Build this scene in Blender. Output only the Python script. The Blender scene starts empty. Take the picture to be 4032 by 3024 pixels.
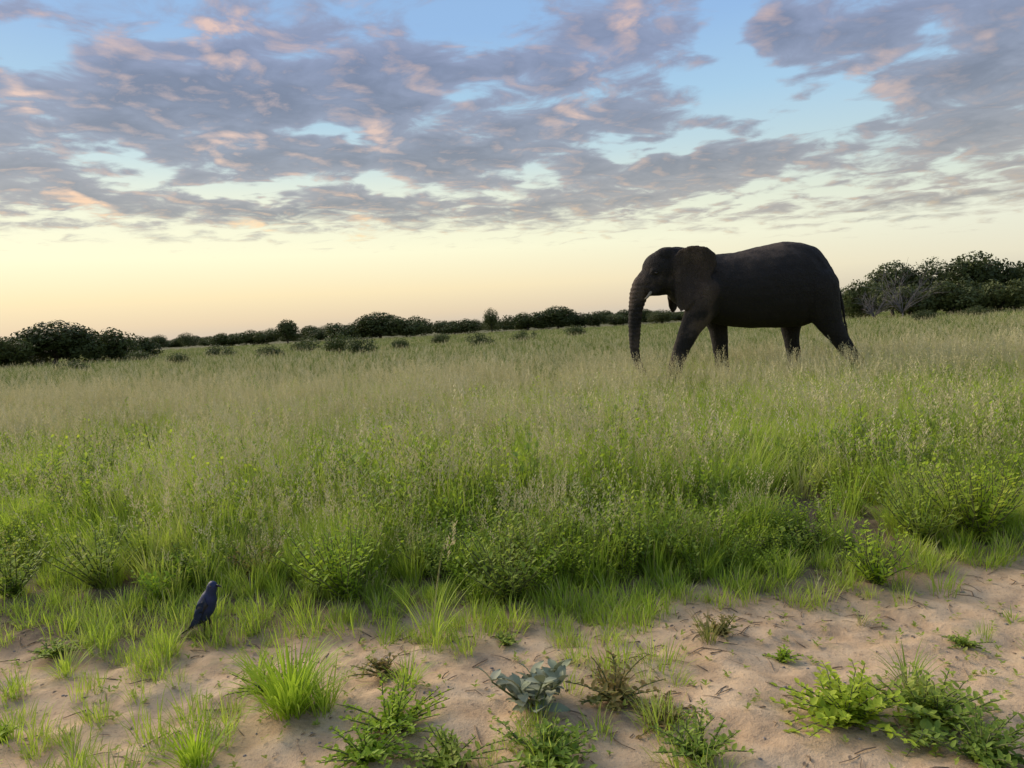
import bpy, math, random
import numpy as np
from mathutils import Vector, Matrix, Euler, noise
S = bpy.context.scene
COL = S.collection
R = math.radians

# ------------------------------------------------------------------ camera
cam_d = bpy.data.cameras.new('camera')
cam = bpy.data.objects.new('camera', cam_d); COL.objects.link(cam)
cam_d.sensor_width = 36; cam_d.lens = 26; cam_d.clip_start = 0.05; cam_d.clip_end = 6000
EYE = 1.4; PITCH = R(4.44); ROLL = R(3.03)
_f = Vector((0, math.cos(PITCH), -math.sin(PITCH)))
_r0 = Vector((1, 0, 0)); _u0 = _r0.cross(_f)
_r = math.cos(ROLL)*_r0 - math.sin(ROLL)*_u0
_u = math.cos(ROLL)*_u0 + math.sin(ROLL)*_r0
cam.matrix_world = Matrix(((_r.x,_u.x,-_f.x,0),(_r.y,_u.y,-_f.y,0),(_r.z,_u.z,-_f.z,EYE),(0,0,0,1)))
S.camera = cam

# ------------------------------------------------------------------ colour management
S.view_settings.view_transform = 'Standard'
S.view_settings.look = 'None'
S.view_settings.exposure = 0.0
S.cycles.max_bounces = 4; S.cycles.diffuse_bounces = 3; S.cycles.transmission_bounces = 3; S.cycles.transparent_max_bounces = 4
S.cycles.caustics_reflective = False; S.cycles.caustics_refractive = False
S.view_settings.gamma = 1.0
S.view_settings.use_curve_mapping = False

def lin(r, g, b):
    f = lambda c: (c/255/12.92) if c/255 <= .04045 else ((c/255+.055)/1.055)**2.4
    return (f(r), f(g), f(b), 1)

# ------------------------------------------------------------------ sun and sky
SUN_AZ, SUN_EL = -52.0, 28.0          # the glow above the set sun, left of the picture
sun_d = bpy.data.lights.new('sun', 'SUN'); sun_d.energy = 4.5; sun_d.angle = R(40)
sun_d.color = (1.0, .84, .66)
sun = bpy.data.objects.new('sun', sun_d); COL.objects.link(sun)
_sd = Vector((math.sin(R(SUN_AZ))*math.cos(R(SUN_EL)), math.cos(R(SUN_AZ))*math.cos(R(SUN_EL)), math.sin(R(SUN_EL))))
sun.rotation_euler = _sd.to_track_quat('Z', 'Y').to_euler()
sun.location = (-20, 15, 20)

W = bpy.data.worlds.new('World'); S.world = W; W.use_nodes = True
nt = W.node_tree; nt.nodes.clear()
class NG:
    """short hand for building node trees"""
    def __init__(s, nt): s.nt = nt
    def n(s, t, **k):
        o = s.nt.nodes.new(t)
        for a, v in k.items(): setattr(o, a, v)
        return o
    def put(s, sock, v):
        if isinstance(v, bpy.types.NodeSocket): s.nt.links.new(v, sock)
        elif v is not None: sock.default_value = v
    def m(s, op, a, b=None, c=None, clamp=False):
        o = s.n('ShaderNodeMath', operation=op, use_clamp=clamp)
        s.put(o.inputs[0], a); s.put(o.inputs[1], b); s.put(o.inputs[2], c)
        return o.outputs[0]
    def v(s, op, a, b=None, sc=None):
        o = s.n('ShaderNodeVectorMath', operation=op)
        s.put(o.inputs[0], a); s.put(o.inputs[1], b)
        if sc is not None: s.put(o.inputs[3], sc)
        return o.outputs['Value'] if op in ('DOT_PRODUCT', 'LENGTH') else o.outputs[0]
    def xyz(s, x=0., y=0., z=0.):
        o = s.n('ShaderNodeCombineXYZ'); s.put(o.inputs[0], x); s.put(o.inputs[1], y); s.put(o.inputs[2], z); return o.outputs[0]
    def sep(s, v):
        o = s.n('ShaderNodeSeparateXYZ'); s.put(o.inputs[0], v); return o.outputs
    def noise(s, v, scale, detail=4, rough=.55, dist=0., col=False):
        o = s.n('ShaderNodeTexNoise'); s.put(o.inputs['Vector'], v)
        o.inputs['Scale'].default_value = scale; o.inputs['Detail'].default_value = detail
        o.inputs['Roughness'].default_value = rough; o.inputs['Distortion'].default_value = dist
        return o.outputs['Color' if col else 'Fac']
    def ramp(s, f, stops, interp='LINEAR'):
        o = s.n('ShaderNodeValToRGB'); o.color_ramp.interpolation = interp
        e = o.color_ramp.elements
        while len(e) < len(stops): e.new(.5)
        for k, (p, c) in zip(e, stops): k.position = p; k.color = c
        s.put(o.inputs[0], f); return o.outputs[0]
    def mix(s, f, a, b, blend='MIX'):
        o = s.n('ShaderNodeMix', data_type='RGBA', blend_type=blend)
        s.put(o.inputs[0], f); s.put(o.inputs[6], a); s.put(o.inputs[7], b); return o.outputs[2]
    def smooth(s, x, a, b):
        o = s.n('ShaderNodeMapRange', interpolation_type='SMOOTHSTEP')
        s.put(o.inputs[0], x); o.inputs[1].default_value = a; o.inputs[2].default_value = b
        return o.outputs[0]
g = NG(nt)
D = g.n('ShaderNodeTexCoord').outputs['Generated']
dx, dy, dz = g.sep(D)
el = g.m('MULTIPLY', g.m('ARCSINE', dz), 57.2958)
az = g.m('MULTIPLY', g.m('ARCTAN2', dx, dy), 57.2958)
# how far round from the sun: 1 at the sun's side, 0 opposite
toward = g.m('MULTIPLY_ADD', g.v('DOT_PRODUCT', D, (math.sin(R(-46)), math.cos(R(-46)), 0)), .5, .5)
tw = g.smooth(toward, .45, 1.0)
e01 = g.m('DIVIDE', el, 90., clamp=True)
def st(*a): return [(e/90, lin(*c)) for e, c in a]
warm = g.ramp(e01, st((0,(196,184,172)), (1.3,(226,204,172)), (3.2,(247,226,180)), (6.0,(252,247,208)), (9.5,(238,240,214)), (12.5,(202,222,222)), (16,(170,204,224)), (21,(148,184,224)), (35,(136,170,216)), (90,(128,160,210))))
cool = g.ramp(e01, st((0,(184,184,180)), (1.3,(202,196,180)), (3.2,(226,222,200)), (6.0,(228,231,214)), (8.5,(210,222,210)), (11.5,(182,208,216)), (16,(164,202,232)), (21,(146,184,228)), (35,(136,170,216)), (90,(128,160,210))))
clear = g.mix(tw, cool, warm)
# ---- clouds: masses placed by bearing and height (degrees), broken up by noise on the cloud plane
inv = g.m('DIVIDE', 1., g.m('ADD', g.m('MAXIMUM', dz, 0.), .10))
PL = g.xyz(g.m('MULTIPLY', dx, inv), g.m('MULTIPLY', dy, inv), 0.)
wob = g.v('SUBTRACT', g.noise(PL, 2.6, 3, .6, col=True), (.5, .5, .5))
AEw = g.v('ADD', g.xyz(az, el, 1.), g.v('MULTIPLY', wob, (9., 4.6, 0.)))
BLOBS = [(-25.2, 16.0, 14.0, 3.8, 0, 1.3), (-12.8, 17.1, 13.6, 4.7, -3, 1.1), (-7.3, 17.8, 6.2, 3.1, -23, 0.7), (-21.4, 19.2, 7.8, 1.3, 15, 0.55), (-18.8, 21.5, 4.9, 1.8, -3, 0.5), (-30.1, 13.0, 9.1, 2.2, 2, 0.9), (-11.1, 12.8, 19.0, 1.9, 0, 1.1), (-23.9, 11.4, 8.2, 1.2, -3, 0.5), (-22.3, 9.5, 12.4, 1.6, -6, 1.1), (-11.3, 9.2, 13.6, 1.7, -3, 0.95), (-32.5, 11.0, 7.4, 2.2, -3, 0.7), (-1.4, 13.0, 7.4, 3.3, 7, 0.9), (11.2, 14.7, 8.7, 2.2, 9, 0.8), (5.7, 15.0, 4.9, 2.7, 17, 0.5), (9.4, 11.2, 10.7, 2.0, 1, 0.75), (7.2, 8.7, 12.4, 1.6, -1, 0.8), (-1.0, 8.3, 9.1, 1.5, -3, 0.7), (21.0, 19.1, 6.6, 3.1, -3, 0.95), (25.7, 16.9, 7.4, 3.6, 22, 1.0), (33.8, 17.0, 5.8, 3.1, -3, 0.7), (31.6, 14.0, 8.7, 2.7, 5, 1.0), (32.6, 10.5, 8.2, 2.2, 2, 0.8), (33.3, 7.3, 8.2, 1.7, 0, 1.0), (27.5, 6.6, 8.2, 1.2, 0, 0.8), (19.0, 11.0, 9.1, 1.8, 2, 0.55), (17.7, 13.4, 8.2, 1.0, -3, 0.5), (16.6, 16.7, 2.5, 0.8, -3, 0.5), (21.8, 15.2, 3.7, 0.9, -3, 0.6), (0.0, 19.1, 10.7, 1.5, -7, 0.9), (6.0, 19.9, 6.6, 2.2, -3, 0.45), (10.4, 20.2, 6.2, 2.7, -23, 0.55), (5.5, 17.4, 5.8, 1.8, 7, 0.45), (-1.2, 16.4, 4.5, 1.2, -3, 0.6), (14.4, 11.8, 7.4, 1.2, -3, 0.5), (13.4, 9.4, 8.2, 1.2, -3, 0.5), (17.0, 20.0, 2.9, 4.9, -3, -1.3), (19.1, 15.6, 10.7, 2.7, 2, -1.0), (23.9, 13.6, 4.5, 3.6, 17, -1.0), (-0.2, 21.3, 7.0, 3.1, -3, -0.8), (-31.4, 18.0, 4.5, 3.1, -3, -0.9), (-2.5, 17.2, 3.7, 1.1, -3, -0.8), (-1.7, 14.3, 1.6, 1.1, -3, -0.7), (-27.2, 12.3, 5.8, 1.5, -3, -1.1), (-18.5, 10.5, 6.2, 1.3, 0, -1.0), (-24.7, 11.3, 3.3, 1.1, -3, -0.6), (-13.0, 14.3, 4.5, 0.9, -3, -1.0), (-30.5, 14.3, 3.3, 1.0, -3, -0.9), (-9.2, 10.3, 3.3, 1.2, -3, -0.9), (3.1, 11.3, 2.5, 1.5, 17, -0.7), (12.8, 12.7, 7.8, 0.9, -1, -0.8), (31.0, 7.6, 4.9, 1.2, 2, -0.9), (16.3, 8.4, 5.4, 1.2, -3, -0.7), (28.4, 16.6, 3.3, 1.3, 27, -0.5), (-22.7, 18.2, 2.9, 1.3, -3, -0.6), (7.5, 16.1, 2.9, 1.1, 17, -0.6), (22.3, 8.7, 6.2, 1.3, -3, -0.5), (8.7, 12.7, 3.7, 0.9, -3, -0.5)]
def blobs(P, L):
    """sum of soft oval lobes (bearing, height, radii, turn, weight) at P = (bearing, height, 1)"""
    acc = None
    for (a, e, ra, re, rot, w) in L:
        c, s_ = math.cos(R(rot)), math.sin(R(rot))
        u = g.v('DOT_PRODUCT', P, (c/ra, s_/ra, -(a*c+e*s_)/ra)); v = g.v('DOT_PRODUCT', P, (-s_/re, c/re, (a*s_-e*c)/re))
        f = g.m('SUBTRACT', 1., g.m('MULTIPLY_ADD', u, u, g.m('MULTIPLY', v, v)), clamp=True)
        acc = g.m('MULTIPLY_ADD', g.m('MULTIPLY', f, f), w, acc if acc is not None else 0.)
    return acc
PINKS = [(-20.0, 21.4, 3.2, 1.3, 17, 1.0), (-22.8, 20.2, 2.6, 1.2, -3, 0.9), (-19.6, 18.9, 3.0, 1.0, 12, 0.6), (-32.6, 15.7, 2.4, 1.5, -3, 1.0), (-32.2, 17.4, 2.1, 0.9, -3, 0.6), (10.4, 20.4, 3.2, 1.9, -38, 1.0), (7.6, 17.8, 2.1, 1.1, 22, 0.6), (5.5, 14.8, 3.0, 1.2, 22, 0.8), (27.6, 13.8, 2.6, 1.3, 7, 1.0), (25.4, 15.5, 5.1, 1.0, 25, 0.7), (-9.6, 14.5, 2.6, 1.1, -3, 0.8), (-19.6, 13.5, 2.6, 0.8, 7, 0.8), (-28.5, 9.4, 3.0, 1.2, -18, 1.0), (-18.3, 8.2, 2.6, 0.8, -3, 1.3), (-10.1, 7.9, 2.6, 0.7, -3, 0.9), (-26.0, 19.4, 2.6, 1.3, -3, 0.5), (-15.2, 11.5, 3.0, 1.2, -18, 0.5), (-7.5, 10.9, 3.0, 1.0, -3, 0.5), (5.7, 6.7, 4.7, 0.6, -3, 0.5), (33.6, 16.5, 2.6, 1.0, 22, 0.5), (19.5, 20.8, 2.6, 0.9, -3, 0.5), (-10.0, 22.9, 2.1, 0.7, -3, 0.6), (-4.5, 7.4, 3.9, 0.6, -3, 0.5)]
rot = g.n('ShaderNodeMapping'); rot.inputs['Rotation'].default_value = (0, 0, R(-18)); rot.inputs['Scale'].default_value = (1, 1.05, 1); g.put(rot.inputs['Vector'], PL)
n1 = g.noise(rot.outputs[0], 1.5, 2, .5)
n2 = g.noise(rot.outputs[0], 5.4, 6, .58, .35)
n3 = g.noise(g.v('ADD', rot.outputs[0], (-.03, .036, 0.)), 5.4, 5, .58, .35)
t = g.m('MULTIPLY_ADD', g.m('SUBTRACT', n2, .5), 3.5, g.m('MULTIPLY', g.m('SUBTRACT', n1, .5), 1.4))
d0 = g.m('ADD', g.m('ADD', blobs(AEw, BLOBS), t), .20)
pk = blobs(AEw, PINKS)
# clouds end above a clear band on the horizon
low = g.smooth(g.m('ADD', g.m('MULTIPLY_ADD', g.m('SUBTRACT', n2, .5), 7., el), g.m('MULTIPLY', tw, -2.4)), 4.6, 7.2)
cov = g.m('MULTIPLY', g.smooth(d0, -.25, .6), low)
thick = g.smooth(d0, .1, 1.9)
lit = g.m('MULTIPLY', g.m('ADD', g.m('MULTIPLY', g.m('SUBTRACT', n2, n3), 2.6), g.m('MULTIPLY_ADD', g.m('MULTIPLY', pk, g.m('MULTIPLY_ADD', n2, 4., -1.3, clamp=True)), 1.0, -.05)), 1.0, clamp=True)
ccol = g.ramp(e01, st((6,(190,180,168)), (9,(168,166,166)), (13,(150,156,170)), (19,(144,154,182)), (40,(150,158,184)), (90,(150,158,184))))
cdark = g.ramp(e01, st((6,(158,156,152)), (10,(134,138,146)), (15,(119,126,144)), (20,(114,124,150)), (40,(122,132,158)), (90,(122,132,158))))
cbody = g.mix(thick, ccol, cdark)
pinkw = g.ramp(e01, st((6,(255,222,160)), (10,(246,206,172)), (14,(226,196,180)), (20,(228,194,178)), (40,(215,192,190)), (90,(205,190,190))))
litf = g.m('MULTIPLY', lit, g.m('MULTIPLY_ADD', tw, .55, .45), clamp=True)
cl = g.mix(litf, cbody, pinkw)
skyc = g.mix(g.m('MULTIPLY', cov, .93), clear, cl)
below = g.smooth(el, -3., -.3)
skyc = g.mix(below, lin(120,118,92), skyc)
sky = g.n('ShaderNodeTexSky', sky_type='NISHITA', sun_disc=False, sun_elevation=R(28), sun_rotation=R(-52), altitude=900, air_density=1, dust_density=1.5)
b1 = g.n('ShaderNodeBackground'); g.put(b1.inputs[0], skyc); b1.inputs[1].default_value = 1.16
b2 = g.n('ShaderNodeBackground'); g.put(b2.inputs[0], sky.outputs[0]); b2.inputs[1].default_value = .05
ad = g.n('ShaderNodeMixShader'); ad.inputs[0].default_value = .12; g.put(ad.inputs[1], b1.outputs[0]); g.put(ad.inputs[2], b2.outputs[0])
wo = g.n('ShaderNodeOutputWorld'); g.put(wo.inputs[0], ad.outputs[0])
W.cycles.sampling_method = 'MANUAL'; W.cycles.sample_map_resolution = 512


# ------------------------------------------------------------------ helpers
def tag(o, label=None, cat=None, group=None, kind=None):
    if label: o['label'] = label
    if cat: o['category'] = cat
    if group: o['group'] = group
    if kind: o['kind'] = kind
    return o
class MB:
    """collects verts, faces and per-face material index, links them as one mesh"""
    def __init__(s): s.v = []; s.f = []; s.m = []
    def add(s, vs, fs, m=0):
        b = len(s.v); s.v.extend(vs); s.f.extend([tuple(i+b for i in f) for f in fs]); s.m.extend([m]*len(fs))
    def mesh(s, name, mats, smooth=True):
        me = bpy.data.meshes.new(name); me.from_pydata([tuple(v) for v in s.v], [], s.f)
        for m in (mats if isinstance(mats, (list, tuple)) else [mats]): me.materials.append(m)
        me.polygons.foreach_set('material_index', s.m)
        if smooth: me.polygons.foreach_set('use_smooth', [True]*len(s.f))
        me.update(); return me
    def build(s, name, mats, parent=None, smooth=True):
        return link(name, s.mesh(name, mats, smooth), parent)
def link(name, me, parent=None):
    o = bpy.data.objects.new(name, me); COL.objects.link(o)
    if parent: o.parent = parent
    return o
def empty(name, loc=(0,0,0), rz=0., sc=1.):
    o = bpy.data.objects.new(name, None); COL.objects.link(o); o.empty_display_size = .2
    o.location = loc; o.rotation_euler = (0, 0, rz); o.scale = (sc,)*3 if not isinstance(sc, tuple) else sc
    return o
def tube(mb, pts, rads, n=6, m=0, cap=True):
    pts = [Vector(p) for p in pts]; vs = []; fs = []
    ref = Vector((.13, .31, .94))
    for i, p in enumerate(pts):
        t = (pts[min(i+1, len(pts)-1)] - pts[max(i-1, 0)]).normalized()
        a = t.cross(ref)
        if a.length < .1: a = t.cross(Vector((1, 0, 0)))
        a.normalize(); b = t.cross(a)
        for k in range(n):
            w = 2*math.pi*k/n; vs.append(p + (a*math.cos(w)+b*math.sin(w))*rads[i])
    for i in range(len(pts)-1):
        for k in range(n):
            fs.append((i*n+k, i*n+(k+1) % n, (i+1)*n+(k+1) % n, (i+1)*n+k))
    if cap: fs += [tuple(range(n))[::-1], tuple(range((len(pts)-1)*n, len(pts)*n))]
    mb.add(vs, fs, m)

# ------------------------------------------------------------------ materials
def material(name):
    m = bpy.data.materials.new(name); m.use_nodes = True; m.node_tree.nodes.clear()
    return m, NG(m.node_tree)
def out(g, sh, disp=None):
    o = g.n('ShaderNodeOutputMaterial'); g.put(o.inputs[0], sh)
def bump(g, h, strength, dist):
    b = g.n('ShaderNodeBump'); b.inputs['Strength'].default_value = strength; b.inputs['Distance'].default_value = dist
    g.put(b.inputs['Height'], h); return b.outputs[0]
def principled(g, col, rough=.8, spec=.3, normal=None, **k):
    p = g.n('ShaderNodeBsdfPrincipled'); g.put(p.inputs['Base Color'], col); g.put(p.inputs['Roughness'], rough)
    p.inputs['Specular IOR Level'].default_value = spec
    if normal is not None: g.put(p.inputs['Normal'], normal)
    for a, v in k.items(): g.put(p.inputs[a.replace('_', ' ')], v)
    return p.outputs[0]
def leaf_mat(name, cols, patch=.6, trans=.42, rough=.6, spec=.25):
    """foliage: colour differs from plant to plant, in patches over the field and along the leaf"""
    m, g = material(name)
    pos = g.n('ShaderNodeNewGeometry').outputs['Position']
    rnd = g.n('ShaderNodeObjectInfo').outputs['Random']
    n1 = g.noise(pos, patch, 3, .6); n2 = g.noise(pos, 9., 2, .6)
    f = g.m('ADD', g.m('MULTIPLY', g.m('SUBTRACT', n1, .5), 1.5), g.m('ADD', g.m('MULTIPLY', g.m('SUBTRACT', n2, .5), .9), g.m('MULTIPLY_ADD', rnd, .5, .25)), clamp=True)
    n = len(cols)-1
    c = g.ramp(f, [(i/n, (*q, 1)) for i, q in enumerate(cols)])
    p = principled(g, c, rough, spec)
    t = g.n('ShaderNodeBsdfTranslucent'); g.put(t.inputs[0], g.mix(.5, c, (.22, .26, .03, 1), 'ADD') if trans > .3 else c)
    mx = g.n('ShaderNodeMixShader'); mx.inputs[0].default_value = trans; g.put(mx.inputs[1], p); g.put(mx.inputs[2], t.outputs[0])
    out(g, mx.outputs[0]); return m
M = {}
M['blade'] = leaf_mat('grass_blade', [(.22,.32,.04), (.31,.44,.045), (.42,.54,.06), (.50,.52,.15)])
M['blade_far'] = leaf_mat('grass_blade_far', [(.12,.17,.035), (.18,.24,.045), (.28,.31,.08)], patch=.12, trans=.3)
M['straw'] = leaf_mat('straw', [(.34,.36,.11), (.45,.44,.16), (.54,.49,.24)], trans=.2)
M['seed'] = leaf_mat('seed_head', [(.44,.40,.20), (.56,.50,.27), (.64,.57,.34)], trans=.25)
M['bright'] = leaf_mat('bright_leaf', [(.26,.40,.03), (.36,.50,.035), (.46,.54,.06)], patch=2.)
M['herb'] = leaf_mat('herb_leaf', [(.13,.20,.045), (.18,.26,.05), (.24,.31,.07), (.28,.27,.09)], patch=3.)
M['forb'] = leaf_mat('forb_leaf', [(.17,.26,.045), (.25,.36,.05), (.33,.42,.07), (.38,.38,.11)], patch=3.)
M['silver'] = leaf_mat('silver_leaf', [(.20,.24,.14), (.27,.30,.19), (.34,.35,.24)], patch=4., trans=.1, rough=.9)
M['rust'] = leaf_mat('rust_leaf', [(.17,.20,.05), (.28,.19,.07), (.18,.24,.055)], patch=5.)
M['tree_leaf'] = leaf_mat('tree_leaf', [(.045,.062,.018), (.072,.092,.025), (.11,.13,.038)], patch=.3, trans=.2)
M['shrub_leaf'] = leaf_mat('shrub_leaf', [(.06,.08,.026), (.085,.11,.032), (.12,.145,.045)], patch=.3, trans=.25)
def wood_mat(name, a, b):
    m, g = material(name); pos = g.n('ShaderNodeTexCoord').outputs['Object']
    n = g.noise(pos, 18, 5, .65)
    out(g, principled(g, g.mix(n, (*a, 1), (*b, 1)), .9, .2, bump(g, n, .5, .01))); return m
M['bark'] = wood_mat('bark', (.06,.05,.04), (.13,.11,.09))
M['dead_wood'] = wood_mat('dead_wood', (.09,.085,.08), (.18,.17,.165))
M['stem'] = wood_mat('green_stem', (.09,.11,.04), (.16,.17,.07))
M['litter'] = wood_mat('dry_litter', (.13,.09,.06), (.34,.26,.17))
M['stone'] = wood_mat('pebble', (.16,.14,.12), (.34,.30,.26))

# ------------------------------------------------------------------ the ground
def edge_y(x):                                   # where the open sand gives way to grass
    x = max(-6., min(6., x))
    return 3.62 + .07*x + .03*x*x + (.10*(x+.5)**2 if x < -.5 else 0) + .16*noise.noise(Vector((x*1.1, 3.1, 0))) + .09*noise.noise(Vector((x*3.7, 8.1, 0)))
def ground_z(x, y):
    if y > 60 or y < -20 or abs(x) > 90: return 0.
    v = Vector((x, y, 0)); f = 1. if y < 6 else max(0., 1-(y-6)/30)
    z = .035*noise.noise(v*.55) + .022*noise.noise(v*1.9+Vector((4, 2, 1)))*f
    if y < 7:
        z += .024*noise.noise(v*4.6) + .012*noise.noise(v*11.) + .0045*noise.noise(v*24.)
        h = edge_y(x); z += .045/(1+math.exp(max(-50., min(50., -(y-h-.1)*9))))
    return z
rows = [-4000, -1500, -600, -250, -100, -40, -20, -10, -5, -2, 0, .6, 1.0]
y = 1.0
while y < 5.2: y += .021; rows.append(y)
while y < 4500: y *= 1.07 if y > 9 else 1.02; rows.append(y)
NC = 420
vs = []
for y in rows:
    w = max(4.6, 1.25*abs(y)) if y < 30 else 1.6*y
    for i in range(NC+1):
        x = w*(2*i/NC-1); vs.append((x, y, ground_z(x, y)))
fs = [(r*(NC+1)+i, r*(NC+1)+i+1, (r+1)*(NC+1)+i+1, (r+1)*(NC+1)+i) for r in range(len(rows)-1) for i in range(NC)]
m, g = material('sandy_ground')
pos = g.n('ShaderNodeNewGeometry').outputs['Position']
px_, py_, pz_ = g.sep(pos)
nA = g.noise(pos, .9, 4, .6); nB = g.noise(pos, 5., 5, .62); nC = g.noise(pos, 60., 4, .7); nD = g.noise(pos, 260., 2, .6)
sand = g.ramp(nB, [(.3, (.43,.29,.165,1)), (.5, (.56,.40,.24,1)), (.72, (.64,.485,.305,1))])
sand = g.mix(g.m('MULTIPLY', g.smooth(nA, .5, .7), .4), sand, (.47,.38,.24,1))
sand = g.mix(g.m('MULTIPLY', g.smooth(nC, .54, .70), .6), sand, (.20,.145,.10,1))
sand = g.mix(g.m('MULTIPLY', g.smooth(nD, .60, .72), .4), sand, (.62,.52,.40,1))
soil = g.mix(nB, (.12,.085,.055,1), (.25,.18,.12,1))
soil = g.mix(g.smooth(nC, .5, .65), soil, (.24,.20,.10,1))
far = g.ramp(g.noise(pos, .15, 4, .6), [(.35, (.10,.11,.045,1)), (.55, (.15,.145,.07,1)), (.7, (.21,.185,.10,1))])
ed = g.m('ADD', py_, g.m('ADD', g.m('MULTIPLY', px_, -.09), g.m('MULTIPLY', g.m('SUBTRACT', nA, .5), 1.1)))
nE = g.noise(pos, 2.3, 5, .68, .4)
sand = g.mix(g.m('MULTIPLY', g.smooth(nE, .52, .68), .62), sand, (.235,.175,.115,1))
sand = g.mix(g.m('MULTIPLY', g.smooth(g.noise(pos, 4.1, 4, .7), .58, .7), .35), sand, (.26,.25,.13,1))
c = g.mix(g.smooth(ed, 3.2, 3.9), sand, soil)
c = g.mix(g.smooth(py_, 9., 26.), c, far)
hgt = g.m('ADD', g.m('MULTIPLY', nB, .5), g.m('ADD', g.m('MULTIPLY', nC, .35), g.m('MULTIPLY', nD, .12)))
out(g, principled(g, c, .95, .12, bump(g, hgt, .9, .02)))
me = bpy.data.meshes.new('ground'); me.from_pydata(vs, [], fs); me.materials.append(m)
me.polygons.foreach_set('use_smooth', [True]*len(fs)); me.update()
tag(link('ground', me), kind='structure')

# ------------------------------------------------------------------ grasses
rng = random.Random(7); BIRD = (-1.52, 3.44)
def blade(mb, p, az, lean, L, w, droop=.6, seg=4, m=0, fold=0.):
    """a tapering curved blade rising from p, leaning towards az"""
    d = Vector((math.cos(az), math.sin(az), 0)); s = Vector((-math.sin(az), math.cos(az), 0))
    vs = []; q = Vector(p); a = lean
    for i in range(seg+1):
        t = i/seg; ww = w*(1-t**2.2)*(.65+.7*t if t < .5 else 1.)
        if i == seg: vs.append(q.copy())
        else: vs += [q - s*ww*.5, q + s*ww*.5]
        q = q + (d*math.sin(a) + Vector((0, 0, math.cos(a))))*L/seg
        a += droop/seg*(.5+t*1.4)
    fs = [(2*i, 2*i+1, 2*i+3, 2*i+2) for i in range(seg-1)] + [(2*seg-2, 2*seg-1, 2*seg)]
    mb.add(vs, fs, m); return q
def leaflet(mb, p, d, up, L, w, m=0):
    """an oval leaf folded a little along its midrib"""
    d = d.normalized(); s = d.cross(up)
    if s.length < .05: s = d.cross(Vector((1, .2, 0)))
    s.normalize(); n = s.cross(d)
    a = p; b = p+d*L*.45-n*L*.03; c = p+d*L-n*L*.10
    l1 = p+d*L*.28+s*w*.5+n*w*.12; l2 = p+d*L*.68+s*w*.42+n*w*.1
    r1 = p+d*L*.28-s*w*.5+n*w*.12; r2 = p+d*L*.68-s*w*.42+n*w*.1
    mb.add([a, l1, b, r1, l2, c, r2], [(0, 2, 1), (0, 3, 2), (1, 2, 5, 4), (2, 3, 6, 5)], m)
def panicle(mb, p, az, a, L, n, m, sp=.03):
    d = (Vector((math.cos(az), math.sin(az), 0))*math.sin(a)+Vector((0, 0, math.cos(a))))
    for i in range(n):
        t = i/n; q = p + d*L*t; w = rng.uniform(0, 6.283)
        e = (d + Vector((math.cos(w), math.sin(w), rng.uniform(-.2, .3)))*.7).normalized()
        l = rng.uniform(.014, .028); s = e.cross(Vector((.3, .5, .8))).normalized()*rng.uniform(.0022, .004)
        q2 = q + e*sp*(1-t*.6)*rng.uniform(.4, 1.3)
        mb.add([q2, q2+e*l*.5+s, q2+e*l, q2+e*l*.5-s], [(0, 1, 2, 3)], m)
def tuft(nb, H0, rad, w, nst=0, Hs=.6, straw=.1, sm=1.):
    mb = MB()
    for i in range(nb):
        az = rng.uniform(0, 6.283); r = rad*rng.random()**.7
        p = (math.cos(az)*r, math.sin(az)*r, -.02)
        blade(mb, p, az+rng.gauss(0, .7), rng.uniform(.05, .5), H0*rng.uniform(.55, 1.15), w*rng.uniform(.6, 1.25), rng.uniform(.3, 1.5), 4, 1 if rng.random() < straw else 0)
    for i in range(nst):
        az = rng.uniform(0, 6.283); r = rad*rng.random()
        p = (math.cos(az)*r, math.sin(az)*r, -.02); ln = rng.uniform(.02, .28); L = Hs*rng.uniform(.75, 1.12)
        az2 = az+rng.gauss(0, 1.)
        q = blade(mb, p, az2, ln, L, .0028*sm, rng.uniform(.05, .35), 3, 1)
        q = mb.v[-1]
        for k in range(2):
            j = -3-2*k
        panicle(mb, Vector(q)-Vector((0, 0, L*.22)), az2, ln+.12, L*.27, int(16*sm), 2, .022)
        blade(mb, (p[0], p[1], L*rng.uniform(.15, .4)), rng.uniform(0, 6.28), .35, L*.35, .005, .8, 3, 0)
    return mb
def hidden(name, me):
    return bpy.data.objects.new(name, me)
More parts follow.
